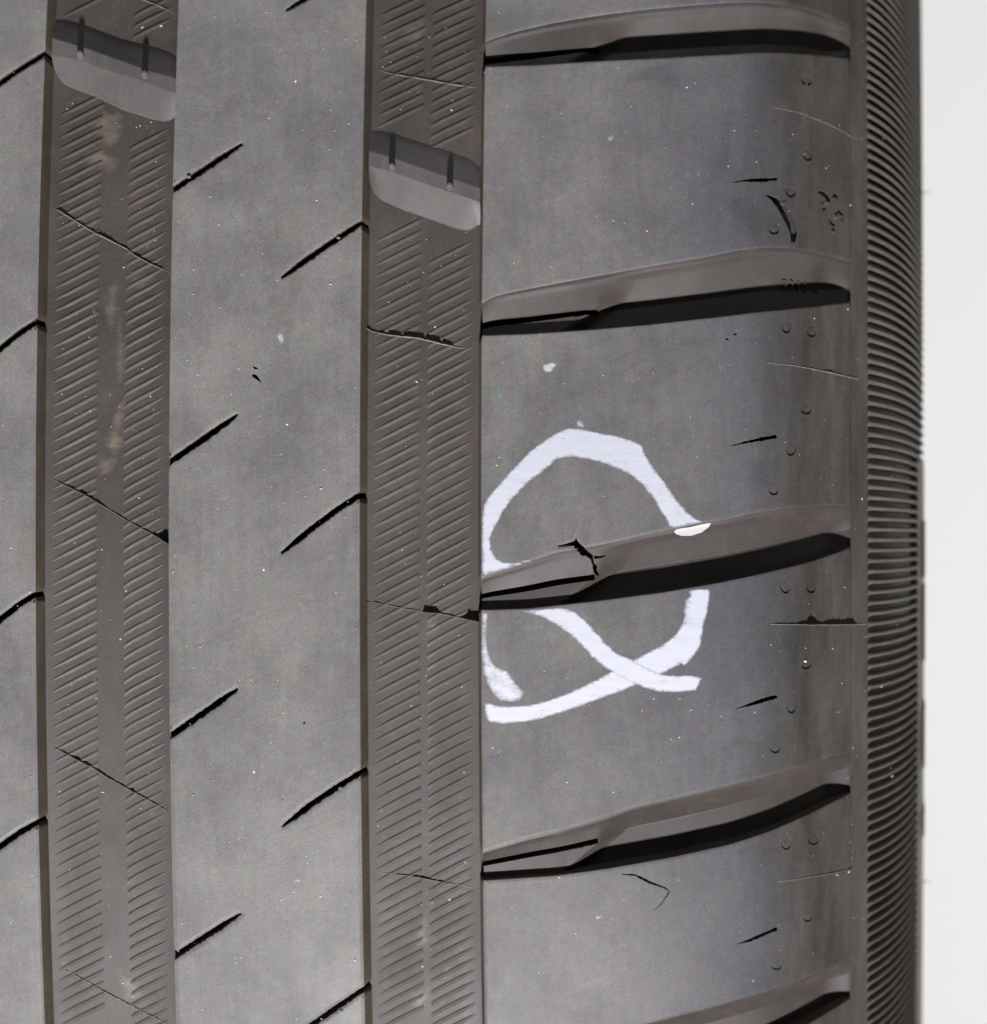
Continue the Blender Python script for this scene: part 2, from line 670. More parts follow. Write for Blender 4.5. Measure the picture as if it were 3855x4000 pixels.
nick = []          # small torn nicks in the centre rib
for pts in ([(985, 1430), (1003, 1434), (1010, 1441), (996, 1443)], [(984, 1462), (997, 1461), (1010, 1473), (1024, 1498), (1012, 1489), (1000, 1480), (987, 1472)],
            [(1098, 3122), (1104, 3119), (1106, 3125)], [(1185, 2822), (1192, 2818), (1193, 2827), (1187, 2830)]):
    nick.append(unp(pts))

rib_left = slab("tread_rib", rib_outline(XL0, XL1, -SZ, SZ, [], [slit(p, HW, 0.05) for p in left_right]), [], GD + 0.3, 0.85, M_RIB, TIRE,
                rib_draft(XL0, XL1, 1.2, 1.45), wall=M_WAL, crown=((XL0 + XL1) / 2, (XL1 - XL0) / 2, 0.35))
rib_mid = slab("tread_rib", rib_outline(XM0, XM1, -SZ, SZ, [slit(p, HW, 0.06) for p in mid_left], [slit(p, HW, 0.06) for p in mid_right]), nick,
               GD + 0.3, 0.85, M_RIB, TIRE, rib_draft(XM0, XM1, 0.35, 1.35), wall=M_WAL, crown=((XM0 + XM1) / 2, (XM1 - XM0) / 2, 0.5))

# small torn lumps left standing in the slits
def lump(name, u, v, size, mat, parent, d=0.2, squash=0.7):
    c = unp([(u, v)])[0]
    V, F = [], []
    o = P(c[0], c[1], d)
    nx, nt_, nn = np.array([1.0, 0, 0]), TAN(c[1]), NRM(c[0], c[1])
    rings, seg = 5, 9
    for i in range(rings + 1):
        ph = math.pi * i / rings
        for j in range(seg):
            a = 2 * math.pi * j / seg
            r = size * (1 + rng.uniform(-0.18, 0.18))
            V.append(o + MM * r * (math.sin(ph) * (math.cos(a) * nx + math.sin(a) * nt_ * 0.8) + math.cos(ph) * nn * squash))
    for i in range(rings):
        for j in range(seg):
            j2 = (j + 1) % seg
            F.append((i * seg + j, (i + 1) * seg + j, (i + 1) * seg + j2, i * seg + j2))
    return mesh_object(name, V, F, mat, parent)


for u, v, sz in ((738, 690, 0.42), (1322, 928, 0.38), (1330, 3080, 0.4), (1334, 3950, 0.38)):
    lump("rubber_crumb", u, v, sz, M_FIN, rib_mid)


# ------------------------------------------------------------------ shoulder blocks and the grooves between them
LIPS = {   # upper lip, lower lip (traced), slit place across the groove: left from/to, right from/to
    'A': ([(1880, 168), (1892, 163), (2009, 124), (2168, 87), (2326, 61), (2538, 34), (2750, 16), (2880, 8), (2980, 8), (3091, 21), (3171, 42), (3250, 74), (3321, 106)],
          [(1880, 257), (2115, 249), (2379, 233), (2620, 221), (2850, 208), (2985, 200), (3100, 203), (3171, 209), (3321, 226)], (0.56, 0.79, 0.61, 0.69)),
    'B': ([(1880, 1188), (1900, 1170), (1956, 1150), (2115, 1118), (2274, 1089), (2538, 1040), (2750, 1005), (2880, 978), (2985, 966), (3080, 968), (3170, 983), (3250, 1003), (3321, 1026)],
          [(1880, 1308), (2062, 1302), (2300, 1286), (2538, 1265), (2800, 1236), (3065, 1206), (3200, 1192), (3321, 1177)], (0.56, 0.75, 0.57, 0.67)),
    'C': ([(1880, 2262), (1900, 2250), (2009, 2215), (2168, 2160), (2353, 2128), (2538, 2085), (2714, 2050), (2850, 2026), (2960, 2000), (3061, 1986), (3171, 1975), (3260, 1974), (3321, 1982)],
          [(1880, 2382), (2062, 2376), (2326, 2347), (2591, 2312), (2800, 2276), (2959, 2243), (3144, 2198), (3250, 2163), (3321, 2134)], (0.50, 0.65, 0.52, 0.62)),
    'D': ([(1880, 3332), (2062, 3276), (2221, 3238), (2485, 3153), (2700, 3103), (2850, 3066), (2985, 3032), (3091, 3004), (3171, 2978), (3250, 2955), (3321, 2937)],
          [(1880, 3440), (2168, 3421), (2379, 3392), (2620, 3349), (2850, 3298), (3012, 3244), (3144, 3185), (3250, 3132), (3321, 3096)], (0.41, 0.58, 0.41, 0.51)),
}
SL = {}
for k, (up, lo, sl) in LIPS.items():
    a, b = unp(up), unp(lo)
    SL[k] = (a, b, sl)
# the next short pitch below and one above repeat their neighbours
dE = float(un(3321, 3747)[0, 1] - SL['D'][0][-1, 1])
SL['E'] = (SL['D'][0] + [0, dE], SL['D'][1] + [0, dE], SL['D'][2])
SL['F'] = (SL['D'][0] + [0, dE * 2.15], SL['D'][1] + [0, dE * 2.15], SL['D'][2])
dZ = float(SL['A'][0][5, 1] - SL['B'][0][5, 1])
SL['Z'] = (SL['A'][0] + [0, dZ], SL['A'][1] + [0, dZ], SL['A'][2])
ORDER = ['Z', 'A', 'B', 'C', 'D', 'E', 'F']


def smooth_curve(pts, x):
    o = np.argsort(pts[:, 0])
    X, Y = pts[o, 0], pts[o, 1]
    keep = np.concatenate([[True], np.diff(X) > 1e-4])
    X, Y = X[keep], Y[keep]
    fine = np.interp(np.linspace(X[0], X[-1], 400), X, Y)
    k = np.hanning(31)
    k /= k.sum()
    pad = np.concatenate([2 * fine[0] - fine[15:0:-1], fine, 2 * fine[-1] - fine[-2:-17:-1]])
    fine = np.convolve(pad, k, 'valid')
    return np.interp(x, np.linspace(X[0], X[-1], 400), fine)


def lips(key, x):
    a, b, _ = SL[key]
    return smooth_curve(a, x), smooth_curve(b, x)


LD, TIE, SLD = 5.55, 2.2, 5.9
XT = [float(un(u, CV)[0, 0]) for u in (2190, 2290, 3205)]


def sstep(a, b, x):
    t = np.clip((x - a) / (b - a), 0, 1)
    return t * t * (3 - 2 * t)


CRACK = unp([(2175, 2131), (2207, 2125), (2237, 2115), (2245, 2110), (2248, 2095), (2253, 2110), (2266, 2125), (2292, 2152), (2317, 2171), (2338, 2173), (2368, 2168),
             (2355, 2176), (2334, 2181), (2319, 2182), (2330, 2203), (2328, 2226), (2337, 2249), (2330, 2248), (2317, 2235), (2315, 2209), (2307, 2184), (2290, 2171),
             (2271, 2170), (2262, 2156), (2241, 2137), (2224, 2129), (2182, 2134)], 0.8)


def groove_depth(key, x, t):
    """radial depth of the side groove surface; t = 0 at the upper lip, 1 at the lower"""
    tl0, tl1, tr0, tr1 = SL[key][2]
    f = np.clip((x - XS0) / (XT[1] - XS0), 0, 1)
    a, b = tl0 + (tr0 - tl0) * f, tl1 + (tr1 - tl1) * f
    deep = sstep(0, 1, (x - (XT[1] - 5.5 * np.clip((t - 0.62) / 0.38, -0.3, 1))) / (4.5 + 5.0 * np.clip(0.6 - t, 0, 1) / 0.6))
    full = TIE + (LD - TIE) * deep
    end = 1.0 - 0.66 * np.clip((x - XT[2]) / (XS1 - XT[2]), 0, 1) ** 1.5
    full = full * end
    ramp = np.clip(t / (a + 0.03), 0, 1)
    chamfer = np.clip(t / 0.16, 0, 1)
    d = 0.25 + (full - 0.25) * (0.14 * chamfer + 0.86 * np.clip((ramp - 0.12) / 0.88, 0, 1) ** 0.92)
    # the narrow slit in the tie bar
    inslit = (t > a) & (t < b) & (x < XT[1] + 1.4)
    d = np.where(inslit, np.maximum(d, SLD), d)
    return d


def surf_depth_C(x, s):
    su, sl = lips('C', x)
    t = (su - s) / (su - sl)
    d = np.where((t > 0) & (t < 1), groove_depth('C', x, np.clip(t, 0, 1)), 0.0)
    return d


def make_groove(key):
    xsn = np.arange(XS0 + 0.05, XS1 + 0.3, 0.55)
    if key == 'C':
        xd = np.arange(CRACK[:, 0].min() - 0.3, CRACK[:, 0].max() + 0.3, 0.12)
        xsn = np.unique(np.concatenate([xsn, xd]))
    su, sl = lips(key, np.minimum(xsn, XS1))
    tl0, tl1, tr0, tr1 = SL[key][2]
    rows = 60 if key != 'C' else 110
    V = []
    cols = len(xsn)
    tt_all = []
    for i, x in enumerate(xsn):
        f = min(max((x - XS0) / (XT[1] - XS0), 0), 1)
        a, b = tl0 + (tr0 - tl0) * f, tl1 + (tr1 - tl1) * f
        if x > XT[1] - 2.5:           # slit runs out to a point
            k = min(1.0, max(0.0, (XT[1] + 1.4 - x) / 3.9))
            b = a + (b - a) * max(k, 0.03)
        na = int(rows * 0.5)
        nb = rows - na
        tt = np.concatenate([np.linspace(-0.005, a - 0.004, na), [a + 0.004, b - 0.004], np.linspace(b + 0.004, 1.02, nb)])
        d = groove_depth(key, x, tt)
        s = su[i] + (sl[i] - su[i]) * tt
        dd = np.where((np.arange(len(tt)) == na) | (np.arange(len(tt)) == na + 1), np.where(x < XT[1] + 1.4, SLD, d), groove_depth(key, x, np.where((tt > a) & (tt < b), a - 0.01, tt)))
        if key == 'C':
            q = np.stack([np.full_like(s, x), s], 1)
            dd = np.where(inside(CRACK, q), dd + 2.6, dd)
        V.append(P(x, s, dd))
        tt_all.append(tt)
    V = np.array(V)
    r = V.shape[1]
    F = []
    for i in range(cols - 1):
        for j in range(r - 1):
            F.append((i * r + j, i * r + j + 1, (i + 1) * r + j + 1, (i + 1) * r + j))
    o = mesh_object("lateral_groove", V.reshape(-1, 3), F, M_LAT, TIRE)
    o.data.set_sharp_from_angle(angle=math.radians(38))
    return o


GROOVES = {k: make_groove(k) for k in ORDER[:-1]}


def sliver(pts, w, jit=0.25):
    """thin cut along a traced line"""
    c = resample(unp(pts), 0.5, closed=False)
    t = np.gradient(c, axis=0)
    t /= np.linalg.norm(t, axis=1, keepdims=True)
    n = np.stack([-t[:, 1], t[:, 0]], 1)
    k = np.linspace(0, 1, len(c))
    ww = (w if np.isscalar(w) else np.interp(k, np.linspace(0, 1, len(w)), w)) * np.ones(len(c))
    ww = np.maximum(ww * (1 - jit + 2 * jit * rng.random(len(c))), 0.02)
    return np.concatenate([c + n * ww[:, None], (c - n * ww[:, None])[::-1]])


DIMPLES = [(3149, 315), (3152, 606), (3086, 749), (3022, 895), (3070, 1278), (3168, 1294), (3147, 1598), (3089, 1757), (3020, 1911), (3065, 2294), (3165, 2294),
           (3149, 2593), (3091, 2762), (3025, 2921), (3070, 3299), (3176, 3281), (3155, 3580), (3033, 3770)]
CUTS = [sliver([(3034, 698), (2990, 701), (2906, 704), (2860, 712)], [0.34, 0.42, 0.30, 0.05]),
        sliver([(3032, 1704), (2980, 1713), (2906, 1728), (2850, 1742)], [0.36, 0.40, 0.22, 0.04]),
        sliver([(3034, 2721), (2990, 2732), (2938, 2749), (2870, 2770)], [0.36, 0.40, 0.25, 0.03]),
        sliver([(3034, 3628), (2990, 3646), (2932, 3672), (2870, 3690)], [0.36, 0.40, 0.25, 0.03]),
        sliver([(2990, 760), (3022, 776), (3048, 800), (3070, 834), (3088, 872), (3098, 910), (3096, 946)], [0.10, 0.70, 1.0, 0.95, 0.75, 0.35], 0.06),
        sliver([(2427, 3415), (2480, 3418), (2538, 3447), (2596, 3468), (2612, 3478)], [0.06, 0.16, 0.24, 0.2, 0.1]),
        sliver([(2614, 3482), (2600, 3505), (2580, 3535), (2550, 3557)], [0.1, 0.07, 0.05, 0.03]),
        unp([(3192, 750), (3203, 742), (3220, 748), (3236, 768), (3244, 786), (3234, 788), (3220, 770), (3204, 760)]),
        unp([(3246, 772), (3256, 752), (3266, 758), (3272, 778), (3264, 772), (3256, 768)]),
        unp([(3268, 814), (3282, 824), (3294, 836), (3286, 842), (3272, 830)]),
        unp([(3234, 852), (3246, 862), (3262, 880), (3250, 884), (3240, 870)]),
        unp([(3208, 812), (3220, 808), (3226, 816), (3212, 824)]),
        unp([(2832, 1323), (2842, 1318), (2846, 1326), (2836, 1330)]), unp([(2862, 1304), (2872, 1298), (2878, 1308), (2868, 1310)])]
CUT_DEPTH = [3.0, 3.0, 3.0, 3.0, 1.7, 2.5, 1.0, 0.85, 0.8, 0.8, 0.7, 0.5, 0.5, 0.5]
DR = 1.08
dim_c = unp(DIMPLES)
BLOCKS = []
for hi, lo in zip(ORDER[:-1], ORDER[1:]):
    xx = np.linspace(XS0, XS1 - 0.02, 90)
    top = np.stack([xx, lips(hi, xx)[1]], 1)          # lower lip of the groove above
    bot = np.stack([xx, lips(lo, xx)[0]], 1)          # upper lip of the groove below
    if lo == 'C':
        notch = unp([(2258, 2147), (2241, 2137), (2224, 2129), (2182, 2134), (2175, 2131), (2207, 2125), (2237, 2115), (2245, 2110), (2248, 2095), (2253, 2110), (2266, 2125), (2284, 2142)])
        keep = (bot[:, 0] < notch[0, 0]) | (bot[:, 0] > notch[-1, 0])
        l, r = bot[bot[:, 0] < notch[0, 0]], bot[bot[:, 0] > notch[-1, 0]]
        notch[0, 1] = lips('C', notch[:1, 0])[0][0]
        notch[-1, 1] = lips('C', notch[-1:, 0])[0][0]
        bot = np.concatenate([l, notch, r])
    outline = np.concatenate([bot, top[::-1]])
    holes, hd, mine = [], [], []
    for c, dp in zip(CUTS, CUT_DEPTH):
        if inside(outline, c.mean(0)[None])[0]:
            holes.append(c)
            hd.append(dp)
    for c in dim_c:
        if inside(outline, c[None])[0]:
            an = np.linspace(0, 2 * math.pi, 18)[:-1]
            wob = 1 + 0.07 * np.sin(an * 2 + c[1]) + 0.05 * np.sin(an * 3 + c[0])
            holes.append(np.stack([c[0] + DR * 0.86 * wob * np.cos(an), c[1] + DR * 1.08 * wob * np.sin(an)], 1))
            hd.append(0.7)
            mine.append(c)

    def dr(x, s, n):
        o = np.zeros((len(x), 2))
        o[np.abs(x - XS0) < 0.02, 0] = -0.95
        return o
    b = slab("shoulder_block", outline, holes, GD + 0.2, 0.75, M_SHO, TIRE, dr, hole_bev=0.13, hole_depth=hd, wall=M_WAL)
    BLOCKS.append(b)
    for c in mine:                                    # shallow floor of each vent mark, domed a little
        V, F = [P(c[0], c[1], 0.40)], []
        for q, (rr, dd) in enumerate(((0.5, 0.44), (0.98, 0.56))):
            for j in range(16):
                a = 2 * math.pi * j / 16
                V.append(P(c[0] + DR * rr * 0.9 * math.cos(a), c[1] + DR * rr * 1.12 * math.sin(a), dd))
        for j in range(16):
            j2 = (j + 1) % 16
            F.append((0, 1 + j, 1 + j2))
            F.append((1 + j, 17 + j, 17 + j2, 1 + j2))
        mesh_object("vent_dimple", V, F, M_SHO, b)
    # floors of the deeper cuts
    for c, dp in zip(CUTS, CUT_DEPTH):
        if dp < 4 and inside(outline, c.mean(0)[None])[0]:
            cc = c if area2(c) > 0 else c[::-1]
            v, f = cdt([cc], np.zeros((0, 2)))
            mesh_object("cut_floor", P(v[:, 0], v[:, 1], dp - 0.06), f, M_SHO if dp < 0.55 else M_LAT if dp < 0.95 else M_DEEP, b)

for u, v, sz in ((3222, 792, 0.75), (3256, 846, 0.8), (3246, 905, 0.7), (3205, 800, 0.55), (3280, 868, 0.6), (3058, 792, 0.6)):
    lump("torn_rubber", u, v, sz, M_SHO, BLOCKS[1], d=0.12, squash=0.42)

# plain strip that joins the blocks at the edge of the tread, with a fine mould line on it
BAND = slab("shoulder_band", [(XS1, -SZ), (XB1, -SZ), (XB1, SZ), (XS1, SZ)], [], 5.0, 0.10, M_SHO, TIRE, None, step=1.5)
xm = float(un(3352, CV)[0, 0])
revolve("mould_line", [(xm - 0.28, R0 - float(drop(xm - 0.28)) - 0.05), (xm - 0.08, R0 - float(drop(xm)) + 0.16), (xm + 0.10, R0 - float(drop(xm)) + 0.14), (xm + 0.34, R0 - float(drop(xm + 0.34)) - 0.05)],
        -TZ, TZ, 160, M_SHO, TIRE)

# ------------------------------------------------------------------ groove floors, chevron ridges and wear bars
def floor_strip(xa, xb):
    xx = np.linspace(xa, xb, 12)
    d = np.full(12, GD)
    d[0] -= 0.5
    d[1] -= 0.12
    d[-2] -= 0.12
    d[-1] -= 0.5
    prof = [(x, R0 - float(drop(x)) - dd) for x, dd in zip(xx, d)]
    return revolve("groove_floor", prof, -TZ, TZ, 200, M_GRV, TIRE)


FLOOR1 = floor_strip(XL1 + 0.9, XM0 - 0.1)
FLOOR2 = floor_strip(XM1 + 0.9, XS0 - 0.6)


def wear_bar(head, up, top, low, pins, xa, xb):
    """up: upper edge of the flat top, top: edge between flat top and lower slope, low: foot of the slope (traced)"""
    ch, cu, ct, cl = unp(head, 5.2), unp(up, 2.6), unp(top, 2.6), unp(low, 5.0)
    xx = np.linspace(xa, xb, 40)
    f = lambda c: np.interp(xx, c[np.argsort(c[:, 0]), 0], c[np.argsort(c[:, 0]), 1])
    sh_, su, st, sl = f(ch), f(cu), f(ct), f(cl)
    rows = []
    rows.append((sh_ + 0.3, np.full(40, GD + 0.1)))
    rows.append((sh_, np.full(40, GD - 0.1)))
    for k in (0.66, 0.33, 0.03):
        rows.append((su + (sh_ - su) * k, np.full(40, 2.65 + (GD - 0.1 - 2.65) * k)))
    rows.append((su, np.full(40, 2.65)))
    rows.append((su - 0.15, np.full(40, 2.6)))
    rows.append((st + 0.08, np.full(40, 2.6)))
    rows.append((st - 0.08, np.full(40, 2.66)))
    for k in (0.33, 0.66):
        rows.append((st + (sl - st) * k, np.full(40, 2.66 + (4.95 - 2.66) * k)))
    rows.append((sl + 0.1, np.full(40, 4.95)))
    rows.append((sl - 0.12, np.full(40, GD + 0.1)))
    V = np.array([P(xx, s, d) for s, d in rows])
    n = len(xx)
    F = [(i * n + j, (i + 1) * n + j, (i + 1) * n + j + 1, i * n + j + 1) for i in range(len(rows) - 1) for j in range(n - 1)]
    o = mesh_object("wear_bar", V.reshape(-1, 3), F, M_BAR, TIRE)
    o.data.set_sharp_from_angle(angle=math.radians(18))
    for (u, v) in pins:
        c = unp([(u, v)], 2.0)[0]
        V, F, seg = [], [], 14
        prof = [(0.85, 2.75), (0.66, 2.45), (0.62, 1.6), (0.60, 0.75), (0.48, 0.5), (0.24, 0.4), (0.02, 0.38)]
        for rr, d in prof:
            for j in range(seg):
                a = 2 * math.pi * j / seg
                V.append(P(c[0] + rr * math.cos(a), c[1] + rr * math.sin(a), d))
        for i in range(len(prof) - 1):
            for j in range(seg):
                j2 = (j + 1) % seg
                F.append((i * seg + j, i * seg + j2, (i + 1) * seg + j2, (i + 1) * seg + j))
        mesh_object("rubber_pin", V, F, M_BAR, o)
    return (float(sl.min()), float(sh_.max()), xx, sl, sh_)


BAR1 = wear_bar([(190, 52), (212, 60), (328, 97), (476, 152), (683, 205), (700, 210)], [(190, 143), (209, 148), (339, 188), (582, 275), (683, 304), (700, 309)], [(190, 212), (212, 217), (318, 236), (424, 278), (561, 318), (680, 365), (700, 372)],
                [(190, 225), (212, 262), (222, 290), (236, 312), (259, 331), (371, 373), (476, 424), (590, 460), (640, 472), (668, 470), (690, 455)],
                [(315, 215), (566, 292)], XL1 + 1.0, XM0 - 0.2)
BAR2 = wear_bar([(1425, 488), (1439, 494), (1553, 528), (1731, 585), (1826, 618), (1880, 640)], [(1425, 583), (1439, 587), (1541, 618), (1699, 673), (1861, 730), (1880, 735)], [(1425, 644), (1439, 648), (1541, 676), (1668, 721), (1855, 784), (1880, 794)],
                [(1425, 650), (1442, 705), (1452, 735), (1466, 760), (1490, 780), (1572, 816), (1699, 860), (1790, 893), (1822, 898), (1848, 893), (1866, 880)],
                [(1531, 652), (1757, 728)], XM1 + 1.0, XS0 - 0.7)


def ridge_mesh(xa, xb):
    """one low slanting ridge, at s = 0, later turned round the axle"""
    n = 7
    w = (-0.78, -0.40, -0.10, 0.12, 0.36, 0.56)
    h = (-0.06, 0.06, 0.24, 0.26, 0.08, -0.06)
    V = []
    for i in range(n):
        k = (0.0, 0.05, 0.2, 0.5, 0.8, 0.95, 1.0)[i]
        x = xa + (xb - xa) * k
        s = 0.53 * (x - xa)
        if k < 0.2:
            s -= 0.35 * (0.2 - k) / 0.2 * 0.4
        e = 1.0 if 0 < i < n - 1 else 0.1
        for ww, hh in zip(w, h):
            V.append(P(x, s + ww, GD - hh * e))
    F = [(i * 6 + j, (i + 1) * 6 + j, (i + 1) * 6 + j + 1, i * 6 + j + 1) for i in range(n - 1) for j in range(5)]
    return V, F


def hatch(xa, xb, parent, phase, bar):
    V, F = ridge_mesh(xa, xb)
    first = None
    pitch = 2.345
    dmid = 0.53 * (xb - xa) * 0.5
    xm_ = (xa + xb) / 2
    lo = np.interp(xm_, bar[2], bar[3])
    hi = np.interp(xm_, bar[2], bar[4])
    smax = 128.0
    k = -int(smax / pitch) - 1
    while k * pitch < smax:
        s = k * pitch + phase
        k += 1
        if lo - 3.4 < s + dmid < hi + 3.0 or not (-100.0 < s < 108.0):
            continue
        rot = -s / R0
        if first is None:
            first = mesh_object("chevron_ridge", V, F, M_GRV, parent)
            first.rotation_euler = (rot, 0, 0)
        else:
            copy_of(first, parent, rot)


X = lambda u: float(un(u, CV, GD)[0, 0])
hatch(X(176), X(380), FLOOR1, 0.4, BAR1)
hatch(X(484), X(674), FLOOR1, 1.1, BAR1)
hatch(X(1436), X(1640), FLOOR2, 0.2, BAR2)
hatch(X(1668), X(1862), FLOOR2, 1.3, BAR2)


# ------------------------------------------------------------------ thin fins of mould flash
def fin(pts, heights, d, parent, thick=0.11, lean=0.0, zag=0.3):
    c = resample(unp(pts, d), 0.16, closed=False)
    k = np.concatenate([[0], np.cumsum(np.linalg.norm(np.diff(c, axis=0), axis=1))])
    k /= k[-1]
    h = np.interp(k, [q[0] for q in heights], [q[1] for q in heights])
    wob = np.interp(np.arange(len(c)), np.arange(0, len(c) + 6, 3), rng.uniform(1 - zag, 1 + zag, len(np.arange(0, len(c) + 6, 3))))
    h = np.maximum(h * wob, 0.03)
    V = []
    for (x, s), hh in zip(c, h):
        tw = thick * 0.5
        V += [P(x, s - tw - 0.10, d + 0.12), P(x, s - tw, d - 0.05), P(x, s - tw * 0.6 + lean * hh, d - hh), P(x, s + tw * 0.6 + lean * hh, d - hh), P(x, s + tw, d + 0.12)]
    n = len(c)
    F = [(i * 5 + j, (i + 1) * 5 + j, (i + 1) * 5 + j + 1, i * 5 + j + 1) for i in range(n - 1) for j in range(4)]
    F += [(0, 1, 2, 3, 4), tuple((n - 1) * 5 + q for q in (4, 3, 2, 1, 0))]
    return mesh_object("mould_flash", V, F, M_FIN, parent, smooth=False)


f1 = [[(553, -4), (561, 0), (620, 24), (683, 53)],
      [(159, 786), (185, 800), (233, 826), (371, 911), (498, 974), (529, 1000), (588, 1032), (667, 1066)],
      [(140, 1850), (180, 1860), (222, 1879), (339, 1937), (439, 1998), (508, 2040), (593, 2085), (662, 2124)],
      [(159, 2913), (190, 2914), (228, 2926), (296, 2963), (360, 2995), (424, 3037), (529, 3095), (662, 3169)],
      [(167, 3781), (212, 3773), (265, 3791), (424, 3879), (529, 3934), (656, 3998)]]
h1 = [[(0, .2), (1, .25)],
      [(0, .15), (.12, .3), (.16, .6), (.25, .3), (.4, .35), (.5, .6), (.6, .3), (.8, .45), (1, .3)],
      [(0, .15), (.2, .3), (.35, .55), (.5, .5), (.55, .2), (.75, .35), (.85, .3), (.93, .9), (1, 2.4)],
      [(0, .1), (.15, .3), (.3, .6), (.45, .5), (.6, .3), (.72, .6), (.8, .3), (1, .35)],
      [(0, .12), (.3, .25), (.6, .28), (1, .25)]]
for p, h in zip(f1, h1):
    fin(p, [(a, b * 1.35) for a, b in h], GD, FLOOR1)
f2 = [[(1418, 230), (1440, 255), (1461, 270), (1529, 290), (1635, 307), (1760, 330), (1868, 345)],
      [(1408, 1275), (1455, 1297), (1529, 1312), (1635, 1323), (1741, 1349), (1800, 1360), (1875, 1366)],
      [(1406, 2352), (1461, 2353), (1572, 2376), (1662, 2392), (1712, 2395), (1794, 2413), (1879, 2428)],
      [(1424, 3400), (1529, 3413), (1630, 3424), (1741, 3447), (1826, 3461), (1878, 3484)]]
h2 = [[(0, .15), (.3, .3), (.6, .42), (1, .25)],
      [(0, 2.6), (.05, 2.0), (.10, .9), (.16, .55), (.20, .95), (.235, .3), (.25, .95), (.34, 1.0), (.36, .35), (.375, 1.1), (.53, 1.15), (.545, .4), (.56, 1.2), (.67, 1.15), (.685, .4), (.70, 1.1), (.76, .9), (.80, .2), (.9, .1), (1, .15)],
      [(0, 1.6), (.05, 1.1), (.09, .4), (.13, .5), (.2, .22), (.4, .3), (.52, .18), (.535, 1.7), (.63, 1.75), (.655, .7), (.72, .35), (.84, .5), (.87, 1.0), (.90, 2.6), (.98, 2.8), (1, 1.5)],
      [(0, .18), (.25, .3), (.40, .35), (.43, .75), (.55, .5), (.7, .45), (.75, .2), (1, .22)]]
for i, (p, h) in enumerate(zip(f2, h2)):
    fin(p, h, GD, FLOOR2, zag=0.12 if i in (1, 2) else 0.3)
sh = [([(3006, 2438), (3112, 2439), (3200, 2440), (3300, 2439), (3383, 2438)],
       [(0, .05), (.09, .35), (.28, .35), (.33, .9), (.37, 1.05), (.40, 1.85), (.46, 1.95), (.50, 1.0), (.55, .5), (.61, 1.15), (.70, 1.45), (.735, .95), (.78, 1.3), (.86, 1.3), (.89, .45), (1, .06)], 2, 0.22),
      ([(2991, 1418), (3096, 1427), (3250, 1458), (3351, 1482)], [(0, .04), (.4, .16), (.6, .2), (.70, .5), (.75, .25), (1, .2)], 1, 0.4),
      ([(3017, 418), (3118, 439), (3250, 492), (3345, 545)], [(0, .02), (.5, .03), (1, .03)], 0, 0.3),
      ([(3038, 3445), (3171, 3424), (3340, 3389)], [(0, .05), (.4, .2), (.9, .35), (1, .2)], 3, 0.4)]
for p, h, bi, z in sh:
    fin(p, h, 0.0, BLOCKS[bi + 1], zag=z, thick=0.14)
# ------------------------------------------------------------------ sidewall with radial ridges
PB = int(np.argmin(np.abs(PX - XB1)))
sx = np.linspace(XB1, PX[-1], 40)
sr = R0 - drop(sx)
# walk along the profile by arc length
al = np.concatenate([[0], np.cumsum(np.hypot(np.diff(sx), np.diff(sr)))])
L = al[-1]


def side(a):
    x = np.interp(a, al, sx)
    r = np.interp(a, al, sr)
    e = 0.3
    dx = np.interp(a + e, al, sx) - np.interp(a - e, al, sx)
    drr = np.interp(a + e, al, sr) - np.interp(a - e, al, sr)
    l = math.hypot(dx, drr) or 1
    return x, r, -drr / l, dx / l          # outward normal (x, r)


prof = []
for a in np.linspace(0, L, 40):
    x, r, nx, nr = side(a)
    k = -1.25 * min(1.0, a / 1.2)
    prof.append((x + nx * k, r + nr * k))
xe, re_ = prof[-1]
for a in np.linspace(0, 1, 8)[1:]:
    prof.append((xe - 14 * a * a, re_ - 34 * a))
SIDE = revolve("sidewall", prof, 0, 2 * math.pi, 300, M_SID, TIRE)
AEND = float(np.interp(xs(3585, 56), sx, al))
prof = []
for a, k in [(AEND - 1.0, -1.4), (AEND - 0.6, -0.2)] + [(a, 0.05) for a in np.linspace(AEND + 0.2, L, 8)]:
    x, r, nx, nr = side(a)
    prof.append((x + nx * k, r + nr * k))
prof += [(PX[-1] - 0.4, R0 - 80), (PX[-1] - 2.4, R0 - 88)]
revolve("sidewall_bead", prof, -0.60, 0.06, 160, M_SID, TIRE)


def side_ridge(aend, wid):
    n = 22
    V = []
    cs = [(-1.0, -1.35), (-0.86, -0.5), (-0.58, -0.10), (-0.2, 0.06), (0.2, 0.06), (0.58, -0.10), (0.86, -0.5), (1.0, -1.35)]
    for i in range(n):
        k = i / (n - 1)
        a = -0.4 + (aend + 0.4) * k
        x, r, nx, nr = side(max(a, 0.05))
        taper = 1.0 + 0.75 * max(0.0, 1 - (a + 0.4) / 2.6)          # ridges widen into the plain shoulder
        ro = r / (R0 - PD[11])
        if a < 0.05:
            r += 0.3
        for w, h in cs:
            th = wid * taper * w / (R0 - 25)
            hh = h if a > 0.6 else h * 0.3 - 0.05
            rr, xx2 = r + nr * hh, x + nx * hh
            V.append((xx2 * MM, -rr * math.cos(th) * MM, rr * math.sin(th) * MM))
    m = len(cs)
    F = [(i * m + j, (i + 1) * m + j, (i + 1) * m + j + 1, i * m + j + 1) for i in range(n - 1) for j in range(m - 1)]
    F.append(tuple((n - 1) * m + q for q in range(m)))
    return V, F


